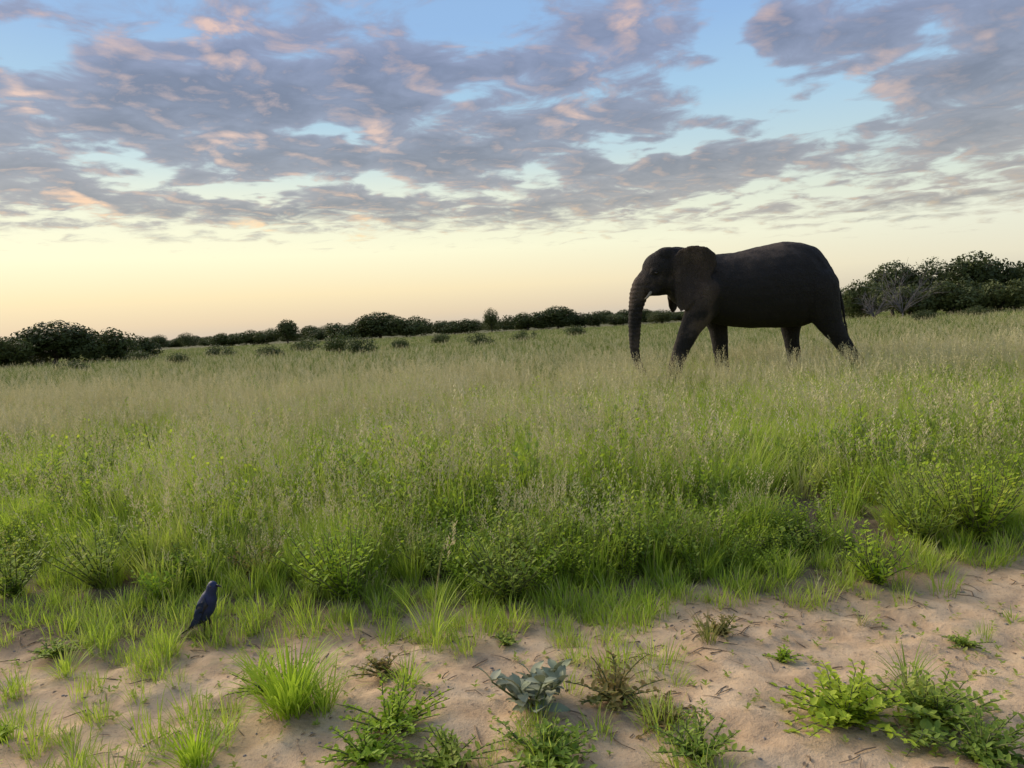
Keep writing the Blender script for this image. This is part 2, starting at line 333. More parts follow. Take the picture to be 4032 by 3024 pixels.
def scatter(name, pts, protos, label, cat, smin=.8, smax=1.25, tilt=.12, zs=(.85, 1.2)):
    """one object of uncountable plants: instances of the prototypes on points"""
    ks = np.array([p[3] if len(p) > 3 else 1. for p in pts]); me = bpy.data.meshes.new(name); me.from_pydata([p[:3] for p in pts], [], []); o = link(name, me)
    n = len(pts); r = np.random.RandomState(len(pts))
    rot = np.column_stack([r.normal(0, tilt, n), r.normal(0, tilt, n), r.uniform(0, 6.283, n)]).astype(np.float32)
    s = r.uniform(smin, smax, n)*ks; sc = np.column_stack([s, s, s*r.uniform(zs[0], zs[1], n)]).astype(np.float32)
    me.attributes.new('rot', 'FLOAT_VECTOR', 'POINT').data.foreach_set('vector', rot.ravel())
    me.attributes.new('sca', 'FLOAT_VECTOR', 'POINT').data.foreach_set('vector', sc.ravel())
    me.attributes.new('pick', 'INT', 'POINT').data.foreach_set('value', r.randint(0, len(protos), n).astype(np.int32))
    col = bpy.data.collections.new(name+'_kinds')
    for p in protos: col.objects.link(p)
    ng = bpy.data.node_groups.new(name, 'GeometryNodeTree')
    ng.interface.new_socket('Geometry', in_out='INPUT', socket_type='NodeSocketGeometry')
    ng.interface.new_socket('Geometry', in_out='OUTPUT', socket_type='NodeSocketGeometry')
    G = NG(ng); i = G.n('NodeGroupInput'); oo = G.n('NodeGroupOutput')
    ci = G.n('GeometryNodeCollectionInfo'); ci.inputs['Collection'].default_value = col
    ci.inputs['Separate Children'].default_value = True; ci.inputs['Reset Children'].default_value = True
    def attr(nm, ty):
        a = G.n('GeometryNodeInputNamedAttribute', data_type=ty); a.inputs[0].default_value = nm; return a.outputs[0]
    ip = G.n('GeometryNodeInstanceOnPoints')
    mp = G.n('GeometryNodeMeshToPoints'); ng.links.new(i.outputs[0], mp.inputs[0])
    ng.links.new(mp.outputs[0], ip.inputs['Points']); ng.links.new(ci.outputs[0], ip.inputs['Instance'])
    ip.inputs['Pick Instance'].default_value = True
    ng.links.new(attr('pick', 'INT'), ip.inputs['Instance Index'])
    e2r = G.n('FunctionNodeEulerToRotation'); ng.links.new(attr('rot', 'FLOAT_VECTOR'), e2r.inputs[0])
    ng.links.new(e2r.outputs[0], ip.inputs['Rotation']); ng.links.new(attr('sca', 'FLOAT_VECTOR'), ip.inputs['Scale'])
    ng.links.new(ip.outputs[0], oo.inputs[0])
    md = o.modifiers.new('scatter', 'NODES'); md.node_group = ng
    tag(o, label, cat, kind='stuff'); return o
GM = [M['blade'], M['straw'], M['seed']]
leafy = [hidden('leafy_tuft', tuft(80, rng.uniform(.30, .42), .10, .0075, rng.choice([0, 4]), .55, .08).mesh('leafy_tuft', GM)) for k in range(5)]
stalky = [hidden('stalk_tuft', tuft(64, rng.uniform(.30, .42), .12, .006, 11, rng.uniform(.55, .68), .2).mesh('stalk_tuft', GM)) for k in range(5)]
short = [hidden('short_tuft', tuft(40, .16, .07, .005, 0, .5, .2).mesh('short_tuft', GM)) for k in range(3)]
GF = [M['blade_far'], M['straw'], M['seed']]
big = [hidden('far_tuft', tuft(95, .48, .45, .013, 4, .6, .04, 1.7).mesh('far_tuft', GF)) for k in range(4)]
FEET = [(3.0, 13.75), (4.06, 14.3), (5.46, 14.3), (6.6, 13.75)]
def gap(x, y):                                   # thin places in the sward
    v = noise.noise(Vector((x*.75, y*.75, 5.))) + .35*noise.noise(Vector((x*2.2, y*2.2, 1.)))
    return v
near = []; stalk = []; shortp = []; herbs = []; front = []
for i in range(20000):
    y = 3.3*(17./3.3)**rng.random(); y = 3.3 + (y-3.3)
    x = rng.uniform(-1, 1)*(1.0*y+1.2)
    e = edge_y(x)
    if y < e+.06: continue
    dens = 1. if y > e+1.1 else .45+.5*(y-e)
    gp_ = gap(x, y)
    if gp_ < -.28: dens *= .25
    if (x-1.95)**2/.35+(y-4.75)**2/.3 < 1: dens *= .12
    if rng.random() > dens: continue
    if any((x-a)**2+(y-b)**2 < .05 for a, b in FEET) or abs(x-BIRD[0]) < .2 and BIRD[1]-.6 < y < BIRD[1]+.12: continue
    # the nearer sward is leafy, seed heads stand further in, most on the left
    ps = min(.9, max(.04, (y-(7.2 if x < .05*y else 9.)+2.6*gap(x*.7+20, y*.4))/3.4))*(.72 if x < .05*y else .5)
    ps *= 1.25 if gap(x*.6+9, y*.6) > -.05 else .45
    p = (x, y, ground_z(x, y), max(.4, .50+.50*min(1., (y-e)/1.5) + .30*gap(x*1.5, y*1.5+30)*max(.2, min(1., (10-y)/4))) + (.08 if y > 10 else 0))
    if rng.random() < ps: stalk.append(p)
    elif rng.random() < max(.08, .34-.045*(y-e))*(1.55 if gap(x*.9+4, y*.9+2) > .02 else .3): herbs.append(p)
    elif y < e+.12+.5*max(0, gap(x*1.5+8, y)): front.append(p)
    else: near.append(p)
for i in range(420):
    x = rng.uniform(-4.5, 4.8); y = edge_y(x)+rng.gauss(0., .13)-(.3*rng.random() if x < .3 else 0); shortp.append((x, y, ground_z(x, y)))
for i in range(480):
    x = rng.uniform(-3, 3.2); y = rng.uniform(2.0, 3.7)
    if gap(x*1.3+3, y*1.3) > (-.02 if x < .3 else .16): shortp.append((x, y, ground_z(x, y)))
farp = []
for i in range(22000):
    y = 16*(190/16)**(rng.random()); x = rng.uniform(-1, 1)*(.9*y+3)
    farp.append((x, y, ground_z(x, y)))
def herb_mesh(nst, w, h, leaf, nl, mats):
    mb = MB()
    for k in range(nst):
        a = rng.uniform(0, 6.283); ln = rng.random()**.6*.8; q = Vector((rng.gauss(0, .02), rng.gauss(0, .02), -.01))
        d = Vector((math.cos(a)*math.sin(ln), math.sin(a)*math.sin(ln), math.cos(ln))); L = 1./max(math.sin(ln)/(w*.5), math.cos(ln)/h)*rng.uniform(.7, 1.1)
        pts = [q+d*L*t+Vector((0, 0, .03*t*t)) for t in (0, .5, 1)]
        tube(mb, pts, [.003, .0025, .0012], 3, 1, cap=False)
        for j in range(nl):
            t = .15+.85*(j+.5)/nl; p = q+d*L*t+Vector((0, 0, .03*t*t)); b = j*2.4+rng.gauss(0, .4)
            ld = (Vector((math.cos(b), math.sin(b), rng.uniform(-.1, .7)))+d*.5).normalized(); s_ = leaf*rng.uniform(.6, 1.25)
            leaflet(mb, p, ld, Vector((0, 0, 1)), s_, s_*.48)
    return mb.mesh('field_herb', mats)
herb = [hidden('field_herb', herb_mesh(16, rng.uniform(.3, .45), rng.uniform(.24, .42), rng.uniform(.03, .05), 12, [M[('forb', 'bright', 'bright')[k % 3]], M['stem']])) for k in range(6)]
scatter('field_herbs', herbs, herb, 'broad-leaved green herbs growing among the grass', 'herbs', .7, 1.25)
low = [hidden('low_tuft', tuft(60, rng.uniform(.20, .28), .09, .007, 0, .5, .12).mesh('low_tuft', GM)) for k in range(4)]
scatter('front_grass', front, low, 'low green grass along the front of the field', 'grass', .7, 1.25)
scatter('leafy_grass', near, leafy, 'green leafy grass filling the front of the field', 'grass', .75, 1.3)
scatter('seeding_grass', stalk, stalky, 'tall grass with pale tan seed heads across the field', 'grass', .85, 1.15)
scatter('short_grass', shortp, short, 'short sparse grass along the edge of the bare sand', 'grass', .5, 1.1)
scatter('distant_grass', farp, big, 'olive and tan grass of the far field up to the trees', 'grass', .9, 1.5, zs=(.6, .85))

# ------------------------------------------------------------------ trees and shrubs
def lobes_of(w, h, kind, r):
    L = []
    if kind == 'round':
        L = [(0, 0, h*.62, w*.36, h*.36)] + [(r.uniform(-.3, .3)*w, r.uniform(-.3, .3)*w, h*r.uniform(.3, .66), w*r.uniform(.18, .28), h*r.uniform(.2, .3)) for k in range(7)]
    elif kind == 'flat':
        L = [(r.uniform(-.33, .33)*w, r.uniform(-.33, .33)*w, h*r.uniform(.7, .86), w*r.uniform(.18, .28), h*r.uniform(.1, .16)) for k in range(8)]
    else:
        L = [(r.uniform(-.36, .36)*w, r.uniform(-.3, .3)*w, h*r.uniform(.25, .62), w*r.uniform(.14, .24), h*r.uniform(.22, .36)) for k in range(10)]
    return L
def crown_mesh(w, h, kind, n, size, r, mat):
    mb = MB(); L = lobes_of(w, h, kind, r); tw = [l[3]*l[3]*l[4] for l in L]
    for i in range(n):
        l = r.choices(L, tw)[0]
        d = Vector((r.gauss(0, 1), r.gauss(0, 1), r.gauss(0, 1))).normalized()
        q = r.random()**.33 if r.random() < .8 else r.uniform(1., 1.14)
        # clumps: keep leaves where a noise is high, so that gaps show
        P = Vector((l[0]+d.x*l[3]*q, l[1]+d.y*l[3]*q, max(.05, l[2]+d.z*l[4]*q)))
        if noise.noise(P*(2.2/size*.22)) < -.12: continue
        nrm = (d+Vector((r.gauss(0, .6), r.gauss(0, .6), r.gauss(0, .6)))).normalized()
        t = nrm.orthogonal().normalized(); t.rotate(Matrix.Rotation(r.uniform(0, 6.28), 3, nrm)); b = nrm.cross(t)
        s = size*r.uniform(.5, 1.3)
        mb.add([P-t*s*.5, P-b*s*.28, P+t*s*.55, P+b*s*.28], [(0, 1, 2, 3)])
    return mb.mesh('crown', mat), L
def trunk_mesh(w, h, L, r, mat, rad):
    mb = MB(); f = Vector((0, 0, h*.22))
    tube(mb, [(0, 0, -.1), (.03*w, 0, h*.12), f], [rad*1.25, rad, rad*.85], 8)
    for l in L[:6]:
        e = Vector((l[0], l[1], l[2])); mid = f.lerp(e, .5)+Vector((r.uniform(-.06, .06)*w, r.uniform(-.06, .06)*w, .04*h))
        tube(mb, [f-Vector((0, 0, .05)), mid, e], [rad*.7, rad*.42, rad*.15], 5)
        for k in range(3):
            e2 = e+Vector((r.uniform(-.8, .8)*l[3], r.uniform(-.8, .8)*l[3], r.uniform(.1, .8)*l[4]))
            tube(mb, [mid.lerp(e, .5), e2], [rad*.25, rad*.07], 4)
    return mb.mesh('trunk', mat)
KINDS = {}
def make_kind(key, w, h, kind, n, size, mat, rad, seed):
    r = random.Random(seed); cm, L = crown_mesh(w, h, kind, n, size, r, mat)
    KINDS[key] = (cm, trunk_mesh(w, h, L, r, M['bark'], rad), w, h)
make_kind('round', 5., 5., 'round', 11000, .27, M['tree_leaf'], .16, 1)
make_kind('round2', 5., 5., 'round', 9000, .22, M['tree_leaf'], .16, 12)
make_kind('thicket', 6., 4., 'thicket', 11000, .30, M['tree_leaf'], .12, 3)
make_kind('flat', 6., 5., 'flat', 7000, .22, M['tree_leaf'], .15, 4)
make_kind('shrub', 2., 1.4, 'thicket', 3500, .10, M['shrub_leaf'], .03, 5)
make_kind('shrub2', 2., 1.4, 'round', 3500, .10, M['shrub_leaf'], .03, 6)
def plant_tree(name, key, x, y, w, h, label, cat, group):
    cm, tm, w0, h0 = KINDS[key]
    e = empty(name, (x, y, ground_z(x, y)), rng.uniform(0, 6.28), (w/w0, w/w0, h/h0))
    tag(e, label, cat, group); link('crown', cm, e); link('trunk', tm, e); return e
for t in [
    ('bush_tree', 'thicket', -39.46, 58, 5.0, 3.1, 'dark rounded tree cut by the left edge of the photo', 'tree', 'trees at the left end of the horizon'),
    ('bush_tree', 'round', -36.68, 60, 6.4, 3.8, 'tallest dark tree of the thicket on the left horizon', 'tree', 'trees at the left end of the horizon'),
    ('bush_tree', 'thicket', -34.79, 62, 5.6, 3.4, 'low dark tree on the right shoulder of the left thicket', 'tree', 'trees at the left end of the horizon'),
    ('bush_tree', 'thicket', -35.17, 68, 5.0, 2.6, 'lowest bushy tree ending the left thicket', 'tree', 'trees at the left end of the horizon'),
    ('bush_tree', 'thicket', -42.6, 66, 5.5, 3.4, 'dark tree filling in behind the left thicket top', 'tree', 'trees at the left end of the horizon'),
    ('bush_tree', 'round2', 39.16, 88, 4.4, 3.9, 'small dark tree just behind the elephant rump', 'tree', 'trees at the right end of the horizon'),
    ('bush_tree', 'thicket', 40.32, 84, 5.4, 5.0, 'dark tree stepping up right of the elephant', 'tree', 'trees at the right end of the horizon'),
    ('bush_tree', 'round', 45.66, 88, 6.6, 6.7, 'tall dark tree on the left shoulder of the right grove', 'tree', 'trees at the right end of the horizon'),
    ('bush_tree', 'round2', 49.2, 86, 7.0, 6.7, 'broad dark tree in the middle of the right grove', 'tree', 'trees at the right end of the horizon'),
    ('bush_tree', 'round', 52.78, 84, 7.4, 7.0, 'tallest and darkest tree of the right grove', 'tree', 'trees at the right end of the horizon'),
    ('bush_tree', 'thicket', 57.25, 84, 7.2, 6.6, 'dark tree at the right edge of the photo', 'tree', 'trees at the right end of the horizon'),
    ('bush_tree', 'thicket', 46.81, 78, 7.0, 4.4, 'low dense tree in front of the right grove', 'tree', 'trees at the right end of the horizon'),
    ('bush_tree', 'thicket', 42.72, 79, 6.5, 4.0, 'low olive tree in front of the left part of the right grove', 'tree', 'trees at the right end of the horizon'),
    ('bush_tree', 'thicket', 51.03, 77, 6.5, 4.0, 'low tree in front of the right end of the right grove', 'tree', 'trees at the right end of the horizon'),
    ('bush_tree', 'thicket', -67.55, 180, 9, 3.9, 'long low tree left of the pointed tree on the horizon', 'tree', 'trees along the middle of the horizon'),
    ('bush_tree', 'thicket', -60.23, 180, 10, 4.3, 'low tree touching the pointed tree on the left horizon', 'tree', 'trees along the middle of the horizon'),
    ('bush_tree', 'round', -53.81, 180, 6, 6.0, 'pointed small tree standing up from the left middle horizon', 'tree', 'trees along the middle of the horizon'),
    ('bush_tree', 'thicket', -38.28, 180, 12, 5.2, 'left shoulder tree of the rounded clump in the middle horizon', 'tree', 'trees along the middle of the horizon'),
    ('bush_tree', 'round', -31.53, 180, 12, 6.6, 'highest tree of the rounded clump on the middle horizon', 'tree', 'trees along the middle of the horizon'),
    ('bush_tree', 'thicket', -24.77, 180, 12, 5.8, 'right shoulder tree of the rounded clump on the middle horizon', 'tree', 'trees along the middle of the horizon'),
    ('bush_tree', 'thicket', -12.96, 180, 10, 4.3, 'low tree between the two clumps on the middle horizon', 'tree', 'trees along the middle of the horizon'),
    ('bush_tree', 'round2', -4.29, 180, 5, 6.2, 'narrow upright tree standing alone on the middle horizon', 'tree', 'trees along the middle of the horizon'),
    ('bush_tree', 'thicket', 4.49, 180, 11, 5.2, 'left tree of the clump in front of the elephant trunk', 'tree', 'trees along the middle of the horizon'),
    ('bush_tree', 'round', 11.81, 180, 10, 5.8, 'rounded tree of the clump in front of the elephant trunk', 'tree', 'trees along the middle of the horizon'),
    ('bush_tree', 'thicket', 18.22, 180, 9, 4.6, 'low tree at the right end of the clump before the elephant', 'tree', 'trees along the middle of the horizon'),
    ('bush_tree', 'thicket', 27.57, 180, 9, 3.6, 'low tree right beside the elephant trunk on the horizon', 'tree', 'trees along the middle of the horizon'),
    ('bush_tree', 'round2', 37.13, 180, 10, 3.6, 'low tree seen between the elephant trunk and foreleg', 'tree', 'trees along the middle of the horizon'),
    ('field_shrub', 'shrub', -23.87, 40, 1.8, 0.95, 'green shrub in the grass below the left thicket', 'shrub', 'shrubs in the far field'),
    ('field_shrub', 'shrub2', -18.87, 42, 1.5, 0.95, 'small shrub in the left field right of the thicket', 'shrub', 'shrubs in the far field'),
    ('field_shrub', 'shrub', -15.84, 48, 1.9, 1.15, 'shrub below the pointed tree on the left horizon', 'shrub', 'shrubs in the far field'),
    ('field_shrub', 'shrub', -16.55, 62, 2.8, 1.6, 'shrub left of the big dark shrub in the middle field', 'shrub', 'shrubs in the far field'),
    ('field_shrub', 'shrub2', -10.58, 46, 2.6, 1.6, 'left half of the big dark shrub pair in the middle field', 'shrub', 'shrubs in the far field'),
    ('field_shrub', 'shrub', -8.66, 44, 2.0, 1.5, 'darker right shrub of the big pair in the middle field', 'shrub', 'shrubs in the far field'),
    ('field_shrub', 'shrub2', -7.42, 50, 1.6, 1.05, 'small round shrub below the middle clump of trees', 'shrub', 'shrubs in the far field'),
    ('field_shrub', 'shrub', -2.09, 50, 1.7, 1.25, 'shrub below the lone upright tree of the horizon', 'shrub', 'shrubs in the far field'),
    ('field_shrub', 'shrub2', -5.5, 60, 2.0, 1.25, 'low shrub between the middle clump and the lone tree', 'shrub', 'shrubs in the far field'),
    ('field_shrub', 'shrub', 1.22, 58, 2.0, 1.2, 'low shrub beneath the clump before the elephant', 'shrub', 'shrubs in the far field'),
    ('field_shrub', 'shrub2', 5.56, 64, 2.4, 1.3, 'low shrub left of the elephant trunk', 'shrub', 'shrubs in the far field'),
    ('field_shrub', 'shrub', -23.34, 60, 2.6, 1.3, 'low shrub in the far left field beside the horizon trees', 'shrub', 'shrubs in the far field'),
    ('field_shrub', 'shrub2', 29.09, 52, 2.0, 1.1, 'olive shrub in the grass below the right grove', 'shrub', 'shrubs in the far field'),
    ('field_shrub', 'shrub', 37.89, 60, 2.2, 1.2, 'shrub in the grass near the right edge', 'shrub', 'shrubs in the far field'),
    ('field_shrub', 'shrub2', -28.11, 56, 2.2, 1.2, 'shrub at the right foot of the left thicket', 'shrub', 'shrubs in the far field'),
]:
    plant_tree(*t)
# the wooded horizon behind them
hz = []
for i in range(900):
    y = rng.uniform(240, 520); x = rng.uniform(-1, 1)*(y*.95); hz.append((x, y, 0.))
wood = [hidden('far_crown', KINDS[k][0]) for k in ('round', 'round2', 'thicket', 'thicket')]
scatter('distant_woodland', hz, wood, 'thin dark line of bush along the horizon', 'bush', .8, 1.6, .02, (.62, .8))
# grey bare bush among the right-hand trees
def bare_bush(x, y, w, h, label):
    r = random.Random(4); e = empty('bare_bush', (x, y, 0)); tag(e, label, 'bush')
    tr = MB(); tube(tr, [(0, 0, -.1), (.02, 0, h*.15)], [.09, .07], 7); tr.build('trunk', M['dead_wood'], e)
    mb = MB()
    for k in range(16):
        a = r.uniform(0, 6.28); q = Vector((0, 0, h*.13)); d = Vector((math.cos(a)*r.uniform(.3, 1.2), math.sin(a)*r.uniform(.3, 1.2), 1.)).normalized()
        pts = [q.copy()]
        for s in range(4):
            q = q+d*h*.24*r.uniform(.7, 1.1); d = (d+Vector((r.gauss(0, .25), r.gauss(0, .25), r.gauss(0, .15)))).normalized(); pts.append(q.copy())
            for u in range(3): tube(mb, [q, q+(d+Vector((r.gauss(0, .6), r.gauss(0, .6), r.gauss(0, .3))))*h*.2], [.02, .008], 3)
        tube(mb, pts, [.05, .04, .03, .022, .012], 4)
    mb.build('branches', M['dead_wood'], e)
for b in [
    (37.43, 76, 3.0, 2.8, 'grey leafless bush in front of the grove right of the elephant'),
    (39.32, 74, 3.0, 5.0, 'tall grey leafless bush standing against the right grove'),
]: bare_bush(*b)

# ------------------------------------------------------------------ the elephant
def build_elephant():
    EX, EY = 4.4, 14.0
    root = empty('elephant', (EX, EY, ground_z(EX, EY)))
    tag(root, 'dark grey elephant walking left through the tall grass with its trunk hanging down', 'elephant')
    mb = MB()
    def ico(): 
        import bmesh
        b = bmesh.new(); bmesh.ops.create_icosphere(b, subdivisions=3, radius=1.)
        v = [tuple(x.co) for x in b.verts]; f = [tuple(x.index for x in p.verts) for p in b.faces]; b.free(); return v, f
    IV, IF = ico()
    def ell(c, r):
        mb.add([(c[0]-EX+v[0]*r[0], c[1]+v[1]*r[1], c[2]+v[2]*r[2]) for v in IV], IF)
    def chain(P, flat=1., n=14):
        """ellipsoids strung densely along a path of (x, y, z, radius)"""
        for a, b in zip(P, P[1:]):
            d = math.dist(a[:3], b[:3]); k = max(2, int(d/(.22*min(a[3], b[3]))))
            for i in range(k+1):
                t = i/k; c = [a[j]+(b[j]-a[j])*t for j in range(4)]
                ell(c, (c[3], c[3]*flat, c[3]))
    # torso: loft of oval sections along x: (x, top, bottom, half width)
    SEC = [(6.12, 1.98, 1.72, .10), (6.08, 2.16, 1.52, .26), (5.98, 2.36, 1.32, .42), (5.80, 2.58, 1.18, .56), (5.55, 2.69, 1.12, .68), (5.20, 2.71, 1.11, .75), (4.90, 2.68, 1.12, .79),
           (4.55, 2.61, 1.13, .80), (4.25, 2.55, 1.17, .76), (3.95, 2.54, 1.24, .68), (3.68, 2.60, 1.32, .58), (3.45, 2.63, 1.44, .48), (3.22, 2.60, 1.60, .38), (3.05, 2.5, 1.75, .28)]
    vs = []; N = 28
    for (x, t, b, w) in SEC:
        for k in range(N):
            a = 2*math.pi*k/N; ca, sa = math.cos(a), math.sin(a)
            # narrow spine, full belly
            ww = w*(1-.30*max(0, sa)**2) ; zz = (t+b)/2+(t-b)/2*sa
            vs.append((x-EX, ww*ca, zz))
    fs = [(i*N+k, i*N+(k+1) % N, (i+1)*N+(k+1) % N, (i+1)*N+k) for i in range(len(SEC)-1) for k in range(N)]
    fs += [tuple(range(N))[::-1], tuple(range((len(SEC)-1)*N, len(SEC)*N))]
    mb.add(vs, fs)
    # head
    ell((3.20, 0, 2.46), (.36, .29, .27)); ell((2.93, 0, 2.33), (.38, .33, .33)); ell((2.80, 0, 2.12), (.35, .30, .27))
    ell((3.02, .15, 2.56), (.25, .16, .16)); ell((3.02, -.15, 2.56), (.25, .16, .16)); ell((3.1, 0, 2.1), (.40, .29, .26))
    chain([(3.05, 0, 2.02, .18), (2.82, 0, 1.95, .13), (2.66, 0, 1.91, .075)], 1.)          # lower jaw
    for s in (-1, 1): ell((2.72, s*.19, 1.98), (.15, .08, .14)); ell((2.78, s*.26, 2.27), (.13, .06, .07))
    # trunk
    T = [(2.72, 0, 2.16, .24), (2.57, 0, 2.04, .205), (2.46, 0, 1.86, .17), (2.40, 0, 1.62, .142), (2.375, 0, 1.36, .122), (2.36, 0, 1.1, .108), (2.35, 0, .86, .094),
         (2.38, 0, .64, .08), (2.45, 0, .46, .07), (2.55, 0, .35, .06), (2.63, 0, .33, .05)]
    chain(T)
    # legs: near side is -y (towards the camera)
    def leg(P, y, foot):
        chain([(a, y*(1-.12*0), b, r) for a, b, r in P], 1.0)
        fx, fz, fr, tl = foot
        ell((fx, y, fz), (fr*1.08, fr, .10)); ell((fx-fr*.25, y, fz-.01), (fr, fr*.92, .08))
    leg([(3.72, 1.85, .36), (3.56, 1.55, .29), (3.36, 1.22, .20), (3.19, .88, .155), (3.06, .55, .135), (2.98, .22, .14)], -.33, (2.96, .10, .175, 0))
    leg([(3.92, 1.85, .32), (3.98, 1.5, .25), (4.04, 1.15, .18), (4.07, .8, .15), (4.09, .5, .135), (4.10, .2, .145)], .33, (4.09, .10, .18, 0))
    leg([(5.60, 1.75, .36), (5.52, 1.42, .27), (5.45, 1.12, .19), (5.46, .85, .145), (5.50, .55, .125), (5.48, .2, .14)], .34, (5.46, .10, .175, 0))
    leg([(5.66, 1.80, .40), (5.78, 1.45, .31), (5.90, 1.16, .225), (6.04, .92, .17), (6.20, .68, .145), (6.36, .46, .13), (6.47, .28, .135)], -.34, (6.51, .2, .155, 0))
    # tail
    chain([(6.06, 0, 2.14, .075), (6.17, -.03, 1.95, .05), (6.24, -.04, 1.7, .036), (6.29, -.04, 1.42, .028), (6.33, -.04, 1.12, .022)])
    # ears: outline as seen from the side, front edge joined to the head, flaring outwards to the back
    EAR = [(3.10, 2.30), (3.08, 2.50), (3.18, 2.64), (3.38, 2.69), (3.60, 2.64), (3.75, 2.50), (3.78, 2.32), (3.69, 2.14), (3.62, 1.96), (3.46, 1.84), (3.36, 1.68), (3.26, 1.53), (3.17, 1.49), (3.10, 1.60), (3.07, 1.80), (3.08, 2.05)]
    for s in (-1, 1):
        c = (3.35, 2.18); top = []; n = len(EAR)
        rings = [0., .35, .7, .9, 1.]
        V = []
        def yy(x, z, t):
            d = max(0., x-3.10)
            return s*(.33 + .58*min(d, .62) + .02*math.sin(d*14+z*3)+(.05*math.sin(z*5) if d > .1 else 0))
        for side in (0, 1):
            for t in rings:
                for (ex, ez) in EAR:
                    x = c[0]+(ex-c[0])*t; z = c[1]+(ez-c[1])*t
                    th = .032*(1-.45*t); V.append((x-EX, yy(x, z, t)+(th if side else -th), z))
        m_ = len(rings)*n; F = []
        for side in (0, 1):
            for i in range(len(rings)-1):
                for k in range(n):
                    q = (side*m_+i*n+k, side*m_+i*n+(k+1) % n, side*m_+(i+1)*n+(k+1) % n, side*m_+(i+1)*n+k)
                    F.append(q if (side == 1) else q[::-1])
        L_ = (len(rings)-1)*n
        F += [(L_+k, L_+(k+1) % n, m_+L_+(k+1) % n, m_+L_+k) for k in range(n)]
        mb.add(V, F)
        ell((3.14, s*.27, 2.34), (.13, .12, .24))
    me = mb.mesh('body', []) if False else None
    raw = bpy.data.meshes.new('raw'); raw.from_pydata([tuple(v) for v in mb.v], [], mb.f); raw.update()
    import bmesh
    b = bmesh.new(); b.from_mesh(raw); bmesh.ops.recalc_face_normals(b, faces=b.faces); b.to_mesh(raw); b.free()
    tmp = bpy.data.objects.new('tmp', raw); COL.objects.link(tmp)
    rm = tmp.modifiers.new('r', 'REMESH'); rm.mode = 'VOXEL'; rm.voxel_size = .021
    sm = tmp.modifiers.new('s', 'SMOOTH'); sm.factor = .6; sm.iterations = 5
    dg = bpy.context.evaluated_depsgraph_get(); me = bpy.data.meshes.new_from_object(tmp.evaluated_get(dg)); me.name = 'body'
    bpy.data.objects.remove(tmp)
    # folds and wrinkles of the hide
    n = len(me.vertices); co = np.empty(n*3); me.vertices.foreach_get('co', co); co = co.reshape(-1, 3)
    no = np.empty(n*3); me.vertices.foreach_get('normal', no); no = no.reshape(-1, 3)
    for i in range(n):
        p = Vector(co[i]); x = p.x+EX
        a = .016*noise.noise(Vector((p.x*3, p.y*3, p.z*2.2))) + .004*noise.noise(Vector((p.x*16, p.y*10, p.z*7)))
        if x < 2.62 and p.z < 2.1: a += .006*math.sin(p.z*80+2*noise.noise(p*6))
        elif 3.7 < x < 6.1 and p.z > 1.2: a += min(1., max(0., (2.62-p.z)*4))*(.009*(1-abs(noise.noise(Vector((p.x*5+p.z*2, p.y*3, p.z*1.6))))*2) + .004*noise.noise(Vector((p.x*20, p.y*9, p.z*6))))
        elif p.z < 1.1: a += .005*noise.noise(Vector((p.x*4, p.y*4, p.z*22)))
        co[i] += no[i]*a
    me.vertices.foreach_set('co', co.ravel()); me.polygons.foreach_set('use_smooth', [True]*len(me.polygons)); me.update()
    m, g = material('elephant_hide')
    pos = g.n('ShaderNodeTexCoord').outputs['Object']
    st_ = g.n('ShaderNodeMapping'); st_.inputs['Scale'].default_value = (1, 1, .55); g.put(st_.inputs['Vector'], pos)
    v = g.n('ShaderNodeTexVoronoi', feature='DISTANCE_TO_EDGE'); g.put(v.inputs['Vector'], g.v('ADD', st_.outputs[0], g.v('MULTIPLY', g.noise(pos, 5, 3, .6, col=True), (.12, .12, .12)))); v.inputs['Scale'].default_value = 26
    n1 = g.noise(pos, 3.2, 5, .65); n2 = g.noise(pos, 40, 4, .7)
    crk = g.smooth(v.outputs['Distance'], 0., .16)
    c = g.mix(n1, (.014,.013,.012,1), (.044,.038,.034,1))
    c = g.mix(g.m('MULTIPLY', crk, .4), g.mix(.5, c, (.012,.011,.010,1)), c)
    ex, ey, ez = g.sep(pos)
    # paler brown on the ears, and in patches on the head and upper back
    off = g.m('SUBTRACT', g.m('ABSOLUTE', ey), g.m('MULTIPLY_ADD', ex, .58, 1.084))
    earm = g.m('MULTIPLY', g.m('MULTIPLY', g.smooth(off, -.07, -.03), g.smooth(ex, -.50, -.60)), g.m('MULTIPLY', g.smooth(ez, 1.46, 1.54), g.smooth(ex, -1.4, -1.25)))
    pale_patch = g.m('MULTIPLY', g.smooth(g.noise(pos, 2.1, 4, .6), .42, .62), g.m('MAXIMUM', g.smooth(ez, 2.2, 2.7), g.m('MULTIPLY', g.smooth(ex, -.62, -.8), .8)))
    c = g.mix(g.m('MULTIPLY', pale_patch, .7), c, (.14,.105,.08,1))
    c = g.mix(g.m('MULTIPLY', earm, .42), c, g.mix(n2, (.05,.036,.028,1), (.11,.08,.06,1)))
    h = g.m('ADD', g.m('MULTIPLY', crk, .6), g.m('MULTIPLY', n2, .5))
    out(g, principled(g, c, .85, .2, bump(g, h, .9, .02)))
    me.materials.clear(); me.materials.append(m)
    body = link('body', me, root)
    def small(name, c, r, mt, sub=2):
        import bmesh
        b = bmesh.new(); bmesh.ops.create_icosphere(b, subdivisions=sub, radius=1.)
        for v_ in b.verts: v_.co = Vector((c[0]-EX+v_.co.x*r[0], c[1]+v_.co.y*r[1], c[2]+v_.co.z*r[2]))
        q = bpy.data.meshes.new(name); b.to_mesh(q); b.free(); q.materials.append(mt); q.polygons.foreach_set('use_smooth', [True]*len(q.polygons))
        return link(name, q, root)
